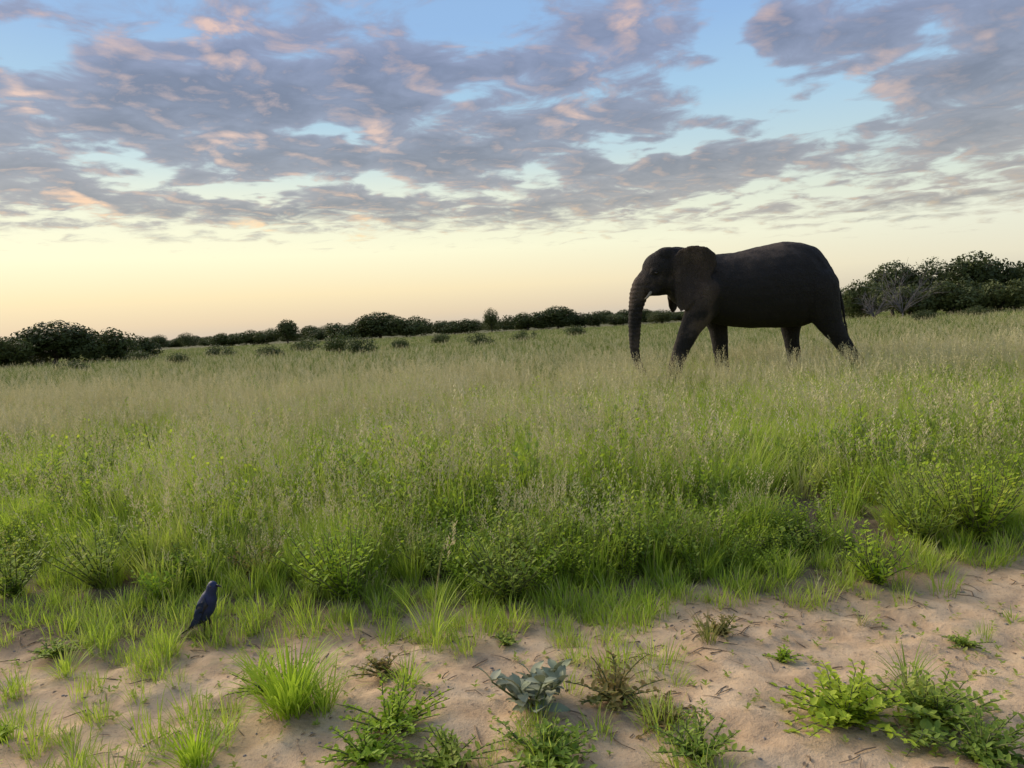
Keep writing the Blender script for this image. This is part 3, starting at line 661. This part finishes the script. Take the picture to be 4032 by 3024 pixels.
    me_, g = material('eye'); out(g, principled(g, (.02,.012,.008,1), .15, .6))
    iv, g = material('ivory'); out(g, principled(g, g.mix(g.noise(g.n('ShaderNodeTexCoord').outputs['Object'], 20), (.16,.14,.11,1), (.26,.23,.18,1)), .5, .4))
    nl, g = material('toenail'); out(g, principled(g, (.20,.17,.14,1), .6, .3))
    for s in (-1, 1):
        small('eye', (2.76, s*.30, 2.235), (.028, .024, .022), me_)
        t = MB(); tube(t, [(2.70-EX, s*.20, 1.97), (2.64-EX, s*.235, 1.87), (2.58-EX, s*.25, 1.80), (2.53-EX, s*.255, 1.77)], [.032, .028, .02, .007], 10)
        t.build('tusk', iv, root)
    for fx, fy, fz, fr in ((2.96, -.33, .07, .175), (4.09, .33, .07, .18), (5.46, .34, .07, .175)):
        for k in (-.8, -.25, .3, .8):
            small('toenail', (fx-math.cos(k)*fr*1.16, fy+math.sin(k)*fr*.95, fz), (.03, .035, .04), nl, 1)
    t = MB(); r = random.Random(3)
    for k in range(40):
        a = Vector((6.33-EX, -.04, 1.2-r.random()*.14)); t_ = a+Vector((r.uniform(-.02, .06), r.uniform(-.03, .03), -r.uniform(.16, .32)))
        tube(t, [a, a.lerp(t_, .5)+Vector((.012, 0, 0)), t_], [.004, .003, .0012], 3)
    hm, g = material('tail_hair'); out(g, principled(g, (.012,.011,.010,1), .5, .3))
    t.build('tail_tuft', hm, root)
build_elephant()

# ------------------------------------------------------------------ the bird on the sand
def build_bird(x, y):
    root = empty('starling', (x, y, ground_z(x, y)+.002), R(-18))
    tag(root, 'glossy dark blue bird standing upright on the sand at the foot of the grass', 'bird')
    import bmesh
    b0 = bmesh.new(); bmesh.ops.create_icosphere(b0, subdivisions=3, radius=1.)
    IV = [v.co.copy() for v in b0.verts]; IF = [tuple(v.index for v in f.verts) for f in b0.faces]; b0.free()
    mb = MB()
    # local x is forward (to the right in the picture)
    P = [(-.035, 0, .075, .022), (-.015, 0, .10, .036), (.010, 0, .135, .042), (.028, 0, .168, .036), (.040, 0, .196, .024), (.050, 0, .218, .024), (.056, 0, .228, .022)]
    for a, b in zip(P, P[1:]):
        for i in range(5):
            t = i/5; c = [a[j]+(b[j]-a[j])*t for j in range(4)]
            mb.add([Vector((c[0]+v.x*c[3], c[1]+v.y*c[3]*.9, c[2]+v.z*c[3])) for v in IV], IF)
    raw = mb.mesh('raw', [])
    tmp = bpy.data.objects.new('tmp', raw); COL.objects.link(tmp)
    rm = tmp.modifiers.new('r', 'REMESH'); rm.mode = 'VOXEL'; rm.voxel_size = .004
    sm = tmp.modifiers.new('s', 'SMOOTH'); sm.iterations = 4
    dg = bpy.context.evaluated_depsgraph_get(); me = bpy.data.meshes.new_from_object(tmp.evaluated_get(dg)); bpy.data.objects.remove(tmp)
    m, g = material('glossy_feathers')
    pos = g.n('ShaderNodeTexCoord').outputs['Object']; n1 = g.noise(pos, 60, 3, .6)
    c = g.mix(n1, (.008,.014,.045,1), (.015,.03,.11,1))
    out(g, principled(g, c, .55, .4, bump(g, n1, .5, .002)))
    dk, g = material('dark_feathers'); out(g, principled(g, (.010,.012,.022,1), .45, .5))
    bk, g = material('beak_black'); out(g, principled(g, (.015,.014,.013,1), .35, .5))
    ey, g = material('bird_eye'); out(g, principled(g, (.05,.03,.01,1), .1, .6))
    me.name = 'body'; me.materials.clear(); me.materials.append(m); me.polygons.foreach_set('use_smooth', [True]*len(me.polygons))
    link('body', me, root)
    t = MB(); tube(t, [(.070, 0, .230), (.088, 0, .229), (.102, 0, .224)], [.0065, .0045, .001], 6); t.build('beak', bk, root)
    for s in (-1, 1):
        w = MB(); w.add([(.030, s*.034, .185), (.045, s*.036, .15), (.010, s*.043, .115), (-.045, s*.030, .055), (-.070, s*.016, .030), (-.035, s*.034, .085), (0, s*.040, .150),
                         (.030, s*.026, .185), (.045, s*.028, .15), (.010, s*.034, .115), (-.045, s*.020, .055), (-.070, s*.010, .030), (-.035, s*.024, .085), (0, s*.028, .150)],
                        [(0, 1, 2, 6), (6, 2, 5), (2, 3, 5), (5, 3, 4), (7, 13, 9, 8), (13, 12, 9), (9, 12, 10), (12, 11, 10), (0, 6, 13, 7), (6, 5, 12, 13), (5, 4, 11, 12), (4, 3, 10, 11), (3, 2, 9, 10), (2, 1, 8, 9), (1, 0, 7, 8)])
        w.build('wing', dk, root)
        fb = MB()                                   # the long flight feathers lie in rows over the folded wing
        for row, (n_, L_, z0, x0) in enumerate(((6, .085, .125, .020), (7, .055, .150, .030), (6, .035, .172, .034))):
            for k in range(n_):
                t = k/(n_-1); a = Vector((x0-.030*t, s*(.047-.006*t-.002*row+.001*k), z0-.012*t)); d = Vector((-.56-.1*t, -s*.17, -.80)).normalized()
                wv = Vector((.0065, 0, -.0045))
                fb.add([a-wv*.4, a+wv*.4, a+d*L_*.6+wv*.7, a+d*L_, a+d*L_*.6-wv*.7], [(0, 1, 2, 3, 4)])
        fb.build('feathers', m, root, smooth=False)
        e = MB(); e.add([Vector((.058, s*.0185, .231))+v*.0036 for v in IV], IF); e.build('eye', ey, root)
        l = MB(); tube(l, [(0, s*.016, .10), (.008, s*.017, .06), (0, s*.018, .03), (.004, s*.018, .003)], [.009, .004, .0022, .002], 6)
        for k in (-.5, 0, .5): tube(l, [(.004, s*.018, .003), (.026*math.cos(k), s*.018+.026*math.sin(k), .002)], [.002, .001], 5)
        tube(l, [(.004, s*.018, .003), (-.014, s*.018, .002)], [.002, .001], 5)
        l.build('leg', bk, root)
    tl = MB(); tl.add([(-.03, -.016, .080), (-.03, .016, .080), (-.118, .022, .012), (-.122, -.022, .012), (-.03, -.016, .070), (-.03, .016, .070), (-.116, .022, .008), (-.120, -.022, .008)],
                      [(0, 1, 2, 3), (7, 6, 5, 4), (0, 4, 5, 1), (1, 5, 6, 2), (2, 6, 7, 3), (3, 7, 4, 0)]); tl.build('tail', dk, root, smooth=False)
    root.scale = (1.05, 1.05, 1.15); root.rotation_euler = (R(3), R(2), R(-16))
build_bird(*BIRD)

# ------------------------------------------------------------------ plants one can pick out
def leafy_bush(name, x, y, w, h, mat, nst, nl, leaf, label, group=None, cat='plant', seed=0, spread=.9):
    r = random.Random(seed*7+3); e = empty(name, (x, y, ground_z(x, y)), 0)
    tag(e, label, cat, group); fo = MB(); stm = MB()
    for k in range(nst):
        a = r.uniform(0, 6.283); q = Vector((r.uniform(-.04, .04)*w, r.uniform(-.04, .04)*w, -.01)); ln = r.random()**.6*spread
        d = Vector((math.cos(a)*math.sin(ln), math.sin(a)*math.sin(ln), math.cos(ln)))
        L = 1./max(math.sin(ln)/(w*.5), math.cos(ln)/h)*r.uniform(.75, 1.08); pts = [q.copy()]; ns = 5
        for s in range(ns):
            q = q+d*L/ns; d = (d+Vector((r.gauss(0, .13), r.gauss(0, .13), -.10 if spread > 1 else .05))).normalized()
            if q.z < .01: q.z = .012
            pts.append(q.copy())
        tube(stm, pts, [.004, .0035, .003, .0025, .002, .0012], 4, cap=False)
        for j in range(nl):
            t = (j+.6)/nl*ns*.97; i = min(ns-1, int(t)); p = pts[i].lerp(pts[i+1], t-i); dd = (pts[i+1]-pts[i]).normalized()
            b = j*2.4+r.gauss(0, .4); side = Vector((math.cos(b), math.sin(b), r.uniform(-.1, .6)))
            ld = (side+dd*.5).normalized(); s_ = leaf*r.uniform(.6, 1.25)*(1.15-.5*j/nl)
            leaflet(fo, p, ld, Vector((0, 0, 1)), s_, s_*.5)
    stm.build('stem', M['stem'], e); fo.build('foliage', mat, e); return e
def grass_clump(x, y, w, h, nb, mat, label, seed, bw=.007, group=None, stalks=0):
    r = random.Random(seed+50); e = empty('grass_tuft', (x, y, ground_z(x, y)), 0)
    tag(e, label, 'grass tuft', group); mb = MB()
    for i in range(nb):
        az = r.uniform(0, 6.283); q = w*.16*r.random()
        blade(mb, (math.cos(az)*q, math.sin(az)*q, -.01), az+r.gauss(0, .5), r.uniform(.08, .85), h*r.uniform(.6, 1.15), bw*r.uniform(.6, 1.3), r.uniform(.3, 1.3), 6, 0)
    mb.build('blades', [M[mat]], e)
    if stalks:
        sb = MB()
        for i in range(stalks):
            az = r.uniform(0, 6.28); ln = r.uniform(.05, .4); L = h*r.uniform(1.2, 1.7)
            blade(sb, (0, 0, 0), az, ln, L, .003, .3, 4, 0); q = Vector(sb.v[-1]); panicle(sb, q-Vector((0, 0, L*.2)), az, ln+.1, L*.24, 18, 1, .02)
        sb.build('seed_stalks', [M['straw'], M['seed']], e)
    return e
leafy_bush('leafy_plant', -0.91, 3.74, 0.7, 0.38, M['bright'], 46, 18, 0.045, 'bright green leafy plant on the sand edge right of the blue bird', 'leafy plants along the edge of the sand', 'plant', 1, 0.9)
leafy_bush('leafy_plant', -0.07, 3.68, 0.66, 0.4, M['forb'], 34, 16, 0.045, 'green leafy plant with a dark hollow beneath it near the middle of the sand edge', 'leafy plants along the edge of the sand', 'plant', 2, 0.9)
leafy_bush('leafy_plant', 0.21, 3.9, 0.42, 0.34, M['bright'], 24, 14, 0.04, 'yellow-green leafy plant just right of the middle plant on the sand edge', 'leafy plants along the edge of the sand', 'plant', 3, 0.9)
leafy_bush('leafy_plant', 0.69, 3.99, 0.6, 0.4, M['forb'], 30, 16, 0.045, 'green leafy plant below the elephant trunk at the grass edge', 'leafy plants along the edge of the sand', 'plant', 4, 0.9)
leafy_bush('leafy_plant', 1.8, 3.68, 0.46, 0.38, M['bright'], 26, 16, 0.042, 'green leafy plant standing out onto the sand at the right', 'leafy plants along the edge of the sand', 'plant', 5, 0.9)
leafy_bush('leafy_plant', 2.62, 4.16, 0.95, 0.5, M['bright'], 70, 18, 0.05, 'large yellow-green leafy bush at the right edge above the sand', 'leafy plants along the edge of the sand', 'plant', 6, 0.9)
leafy_bush('leafy_plant', 2.29, 4.13, 0.6, 0.4, M['forb'], 32, 16, 0.045, 'green leafy plant left of the large yellow-green bush', 'leafy plants along the edge of the sand', 'plant', 7, 0.9)
leafy_bush('leafy_plant', -2.38, 4.08, 0.62, 0.34, M['forb'], 30, 16, 0.045, 'green leafy plant at the grass edge left of the bird', 'leafy plants along the edge of the sand', 'plant', 8, 0.9)
leafy_bush('leafy_plant', -2.87, 4.08, 0.55, 0.34, M['forb'], 28, 16, 0.045, 'green leafy plant cut by the left edge of the photo', 'leafy plants along the edge of the sand', 'plant', 9, 0.9)
leafy_bush('leafy_plant', -0.51, 4.01, 0.42, 0.28, M['forb'], 22, 14, 0.04, 'small green leafy plant between the two larger ones in the middle edge', 'leafy plants along the edge of the sand', 'plant', 10, 0.9)
leafy_bush('leafy_plant', 1.6, 4.08, 0.4, 0.24, M['forb'], 22, 14, 0.04, 'small dark leafy plant at the back of the sandy bay', 'leafy plants along the edge of the sand', 'plant', 11, 0.9)
leafy_bush('leafy_plant', 1.14, 4.11, 0.45, 0.28, M['bright'], 24, 14, 0.04, 'low green leafy plant left of the sandy bay', 'leafy plants along the edge of the sand', 'plant', 12, 0.9)
leafy_bush('leafy_plant', -1.49, 4.1, 0.45, 0.26, M['rust'], 22, 14, 0.04, 'brownish-green leafy plant behind the blue bird', 'leafy plants along the edge of the sand', 'plant', 13, 0.9)
leafy_bush('leafy_plant', -1.92, 4.12, 0.42, 0.26, M['forb'], 22, 14, 0.04, 'olive leafy plant just left of the blue bird', 'leafy plants along the edge of the sand', 'plant', 14, 0.9)
leafy_bush('creeping_herb', 1.07, 2.39, 0.5, 0.14, M['bright'], 52, 20, 0.042, 'wide light green creeping herb at lower right, beside the darker wide one', 'creeping herbs on the open sand', 'plant', 20, 1.35)
leafy_bush('creeping_herb', 1.35, 2.4, 0.52, 0.15, M['forb'], 56, 20, 0.042, 'wide darker green creeping herb at lower right, beside the light green one', 'creeping herbs on the open sand', 'plant', 21, 1.35)
leafy_bush('creeping_herb', 1.37, 2.15, 0.34, 0.14, M['forb'], 30, 18, 0.034, 'green creeping herb in the bottom right corner', 'creeping herbs on the open sand', 'plant', 22, 1.35)
leafy_bush('creeping_herb', 0.06, 2.24, 0.54, 0.1, M['forb'], 44, 20, 0.034, 'green creeping herb at the bottom edge below the silvery herb', 'creeping herbs on the open sand', 'plant', 23, 1.35)
leafy_bush('creeping_herb', -0.48, 2.49, 0.42, 0.15, M['bright'], 34, 18, 0.032, 'small yellow-green creeping herb left of the silvery herb', 'creeping herbs on the open sand', 'plant', 24, 1.35)
leafy_bush('creeping_herb', 0.32, 2.62, 0.32, 0.17, M['rust'], 26, 16, 0.036, 'reddish-brown and green herb right of the silvery herb', 'creeping herbs on the open sand', 'plant', 25, 1.2)
leafy_bush('creeping_herb', 0.46, 2.46, 0.28, 0.07, M['rust'], 20, 14, 0.03, 'flat reddish herb trailing over sand right of the brown herb', 'creeping herbs on the open sand', 'plant', 26, 1.45)
leafy_bush('creeping_herb', 0.52, 2.22, 0.32, 0.12, M['forb'], 28, 18, 0.03, 'dark green herb at the bottom edge, left of the large creeping herb', 'creeping herbs on the open sand', 'plant', 27, 1.2)
leafy_bush('creeping_herb', 1.81, 2.95, 0.22, 0.04, M['forb'], 14, 12, 0.024, 'flat little green herb alone on the sand at the right', 'creeping herbs on the open sand', 'plant', 28, 1.45)
leafy_bush('creeping_herb', 1.03, 2.89, 0.18, 0.05, M['bright'], 12, 12, 0.024, 'tiny green herb above the large creeping herb', 'creeping herbs on the open sand', 'plant', 29, 1.4)
leafy_bush('creeping_herb', -0.09, 3.16, 0.2, 0.05, M['forb'], 12, 12, 0.026, 'tiny flat herb above the silvery herb', 'creeping herbs on the open sand', 'plant', 30, 1.4)
leafy_bush('creeping_herb', -0.53, 2.32, 0.36, 0.12, M['bright'], 30, 18, 0.03, 'green creeping herb at the bottom edge left of the middle', 'creeping herbs on the open sand', 'plant', 31, 1.35)
leafy_bush('creeping_herb', -0.27, 2.28, 0.36, 0.13, M['forb'], 30, 18, 0.03, 'small creeping herb at the bottom edge next to the middle one', 'creeping herbs on the open sand', 'plant', 32, 1.35)
leafy_bush('creeping_herb', -1.92, 2.59, 0.16, 0.06, M['bright'], 10, 12, 0.026, 'tiny yellow-green herb at the lower left edge', 'creeping herbs on the open sand', 'plant', 33, 1.3)
leafy_bush('creeping_herb', -1.01, 2.83, 0.3, 0.14, M['bright'], 24, 16, 0.03, 'leafy yellow-green herb at the left foot of the bright grass tuft', 'creeping herbs on the open sand', 'plant', 40, 1.2)
leafy_bush('creeping_herb', -0.58, 2.9, 0.26, 0.08, M['rust'], 18, 14, 0.028, 'brownish herb on the sand right of the bright grass tuft', 'creeping herbs on the open sand', 'plant', 41, 1.35)
leafy_bush('creeping_herb', -2.16, 3.29, 0.3, 0.08, M['forb'], 20, 14, 0.028, 'low green herb on the sand near the left edge', 'creeping herbs on the open sand', 'plant', 42, 1.35)
leafy_bush('creeping_herb', 0.85, 3.12, 0.22, 0.07, M['rust'], 16, 12, 0.028, 'low reddish herb below the sandy bay', 'creeping herbs on the open sand', 'plant', 43, 1.3)
grass_clump(-0.89, 2.67, 0.48, 0.3, 230, 'bright', 'bright green grass tuft standing on the sand left of the middle', 1, 0.008, 'grass tufts on the open sand', 0)
grass_clump(-0.77, 2.66, 0.3, 0.2, 80, 'blade', 'darker grass tuft leaning right beside the bright green one', 2, 0.006, 'grass tufts on the open sand', 0)
grass_clump(-1.12, 2.36, 0.34, 0.18, 130, 'bright', 'small yellow-green grass tuft at the bottom edge on the left', 3, 0.006, 'grass tufts on the open sand', 0)
grass_clump(-2.02, 3.14, 0.26, 0.15, 70, 'blade', 'sparse grass tuft on the sand at the left', 4, 0.005, 'grass tufts on the open sand', 0)
grass_clump(-1.11, 2.95, 0.28, 0.18, 70, 'blade', 'thin grass tuft behind the bright green one', 5, 0.005, 'grass tufts on the open sand', 0)
grass_clump(-0.42, 3.23, 0.2, 0.34, 40, 'blade', 'thin upright grass tuft above the silvery herb on the left', 6, 0.006, 'grass tufts on the open sand', 3)
grass_clump(1.39, 2.61, 0.2, 0.2, 40, 'forb', 'thin upright green tuft rising behind the creeping herb', 7, 0.006, 'grass tufts on the open sand', 0)
grass_clump(0.77, 3.03, 0.2, 0.16, 45, 'rust', 'small brownish grass tuft on the sand below the sandy bay', 8, 0.005, 'grass tufts on the open sand', 0)
grass_clump(0.59, 3.41, 0.24, 0.16, 60, 'bright', 'small bright tuft on the sand below the elephant trunk', 9, 0.005, 'grass tufts on the open sand', 0)
grass_clump(-0.47, 2.77, 0.24, 0.14, 60, 'blade', 'small grass tuft between the bright tuft and the silvery herb', 10, 0.005, 'grass tufts on the open sand', 0)
grass_clump(2.14, 3.15, 0.2, 0.08, 30, 'blade', 'tiny grass tuft at the right edge of the sand', 11, 0.005, 'grass tufts on the open sand', 0)
grass_clump(1.5, 3.21, 0.16, 0.1, 26, 'straw', 'dry brown tuft on the sand below the standing green plant', 12, 0.004, 'grass tufts on the open sand', 0)

# silver-leaved herb, each leaf a part
def silver_herb(x, y):
    r = random.Random(9); e = empty('silver_herb', (x, y, ground_z(x, y)), 0)
    tag(e, 'pale silvery grey-green herb with broad soft leaves on the bare sand', 'plant')
    lm = MB(); n = 8; vs = []; fs = []
    for i in range(n+1):
        t = i/n; w = math.sin(math.pi*min(1, t*.93+.06))**.8*.26
        for k, s in enumerate((-1, -.5, 0, .5, 1)):
            vs.append((t, s*w, .10*math.sin(t*2.2)-.12*t*t+abs(s)*.05+.012*math.sin(t*17+s*4)))
    fs = [(i*5+k, i*5+k+1, (i+1)*5+k+1, (i+1)*5+k) for i in range(n) for k in range(4)]
    lm.add(vs, fs); me = lm.mesh('leaf', M['silver'])
    st = MB()
    for k in range(14):
        a = k*2.4+r.uniform(-.3, .3); ln = r.uniform(.6, 1.35); d = Vector((math.cos(a)*math.sin(ln), math.sin(a)*math.sin(ln), math.cos(ln)))
        L = r.uniform(.08, .20); pts = [Vector((0, 0, -.01)), d*L*.5, d*L+Vector((0, 0, .01))]
        tube(st, pts, [.005, .004, .003], 6)
        for j in range(8):
            p = pts[1].lerp(pts[2], min(1, j/5)) if j > 1 else pts[0].lerp(pts[1], .6)
            o = link('leaf', me, e); s = r.uniform(.055, .10)*(1 if j < 6 else .7)
            b = j*2.4+r.uniform(-.4, .4)+a
            o.location = p; o.rotation_euler = (r.gauss(0, .25), r.uniform(-.9, .1), b); o.scale = (s, s, s)
    st.build('stem', M['stem'], e)
silver_herb(*(0.01, 2.57))

# litter, seedlings and pebbles on the sand
mb = MB()
for i in range(3600):
    x = rng.uniform(-3.6, 3.8); y = rng.uniform(1.8, 4.1)
    if rng.random() > .12+1.1*max(0, gap(x*1.4, y*1.4+7)) + (.4 if y > edge_y(x)-.5 else 0): continue
    z = ground_z(x, y)+.003; a = rng.uniform(0, 6.28); L = rng.uniform(.02, .11); d = Vector((math.cos(a), math.sin(a), 0))
    p = Vector((x, y, z)); q = p+d*L; q.z = ground_z(q.x, q.y)+.004; mid = p.lerp(q, .5)+Vector((d.y, -d.x, 0))*rng.gauss(0, .008)+Vector((0, 0, .004)); rr = rng.uniform(.0008, .0028)
    tube(mb, [p, mid, q], [rr, rr, rr*.6], 4)
for i in range(500):
    x = rng.uniform(-3.6, 3.8); y = rng.uniform(1.8, 4.1); p = Vector((x, y, ground_z(x, y)+.005)); a = rng.uniform(0, 6.28)
    leaflet(mb, p, Vector((math.cos(a), math.sin(a), rng.uniform(-.1, .3))), Vector((rng.gauss(0, .3), rng.gauss(0, .3), 1)), rng.uniform(.012, .03), rng.uniform(.006, .014))
tag(mb.build('litter', M['litter']), 'dry stalks and dead leaves strewn over the sand', 'litter', kind='stuff')
mb = MB()
for i in range(1500):
    x = rng.uniform(-3.6, 3.8); y = rng.uniform(1.8, 4.0); q = gap(x*1.1+2, y*1.1)
    if q < 0 and rng.random() > .4: continue
    p = Vector((x, y, ground_z(x, y)))
    for k in range(rng.randint(3, 8)):
        a = rng.uniform(0, 6.28); leaflet(mb, p+Vector((0, 0, rng.uniform(.002, .02))), Vector((math.cos(a), math.sin(a), rng.uniform(.1, .9))), Vector((0, 0, 1)), rng.uniform(.010, .028), rng.uniform(.005, .012))
tag(mb.build('seedlings', M['forb']), 'tiny green seedlings scattered over the sand', 'seedlings', kind='stuff')
import bmesh
b0 = bmesh.new(); bmesh.ops.create_icosphere(b0, subdivisions=1, radius=1.); IV = [v.co.copy() for v in b0.verts]; IF = [tuple(v.index for v in f.verts) for f in b0.faces]; b0.free()
mb = MB()
for i in range(420):
    x = rng.uniform(-3.6, 3.8); y = rng.uniform(1.8, 4.0); s = rng.uniform(.002, .008); c = Vector((x, y, ground_z(x, y)))
    k = Vector((rng.uniform(.7, 1.3), rng.uniform(.7, 1.3), rng.uniform(.5, .9)))
    mb.add([c+Vector((v.x*k.x, v.y*k.y, v.z*k.z))*s*(1+.25*noise.noise(v*2+c*50)) for v in IV], IF)
tag(mb.build('pebbles', M['stone']), 'small pebbles and clods on the sand', 'pebbles', kind='stuff')
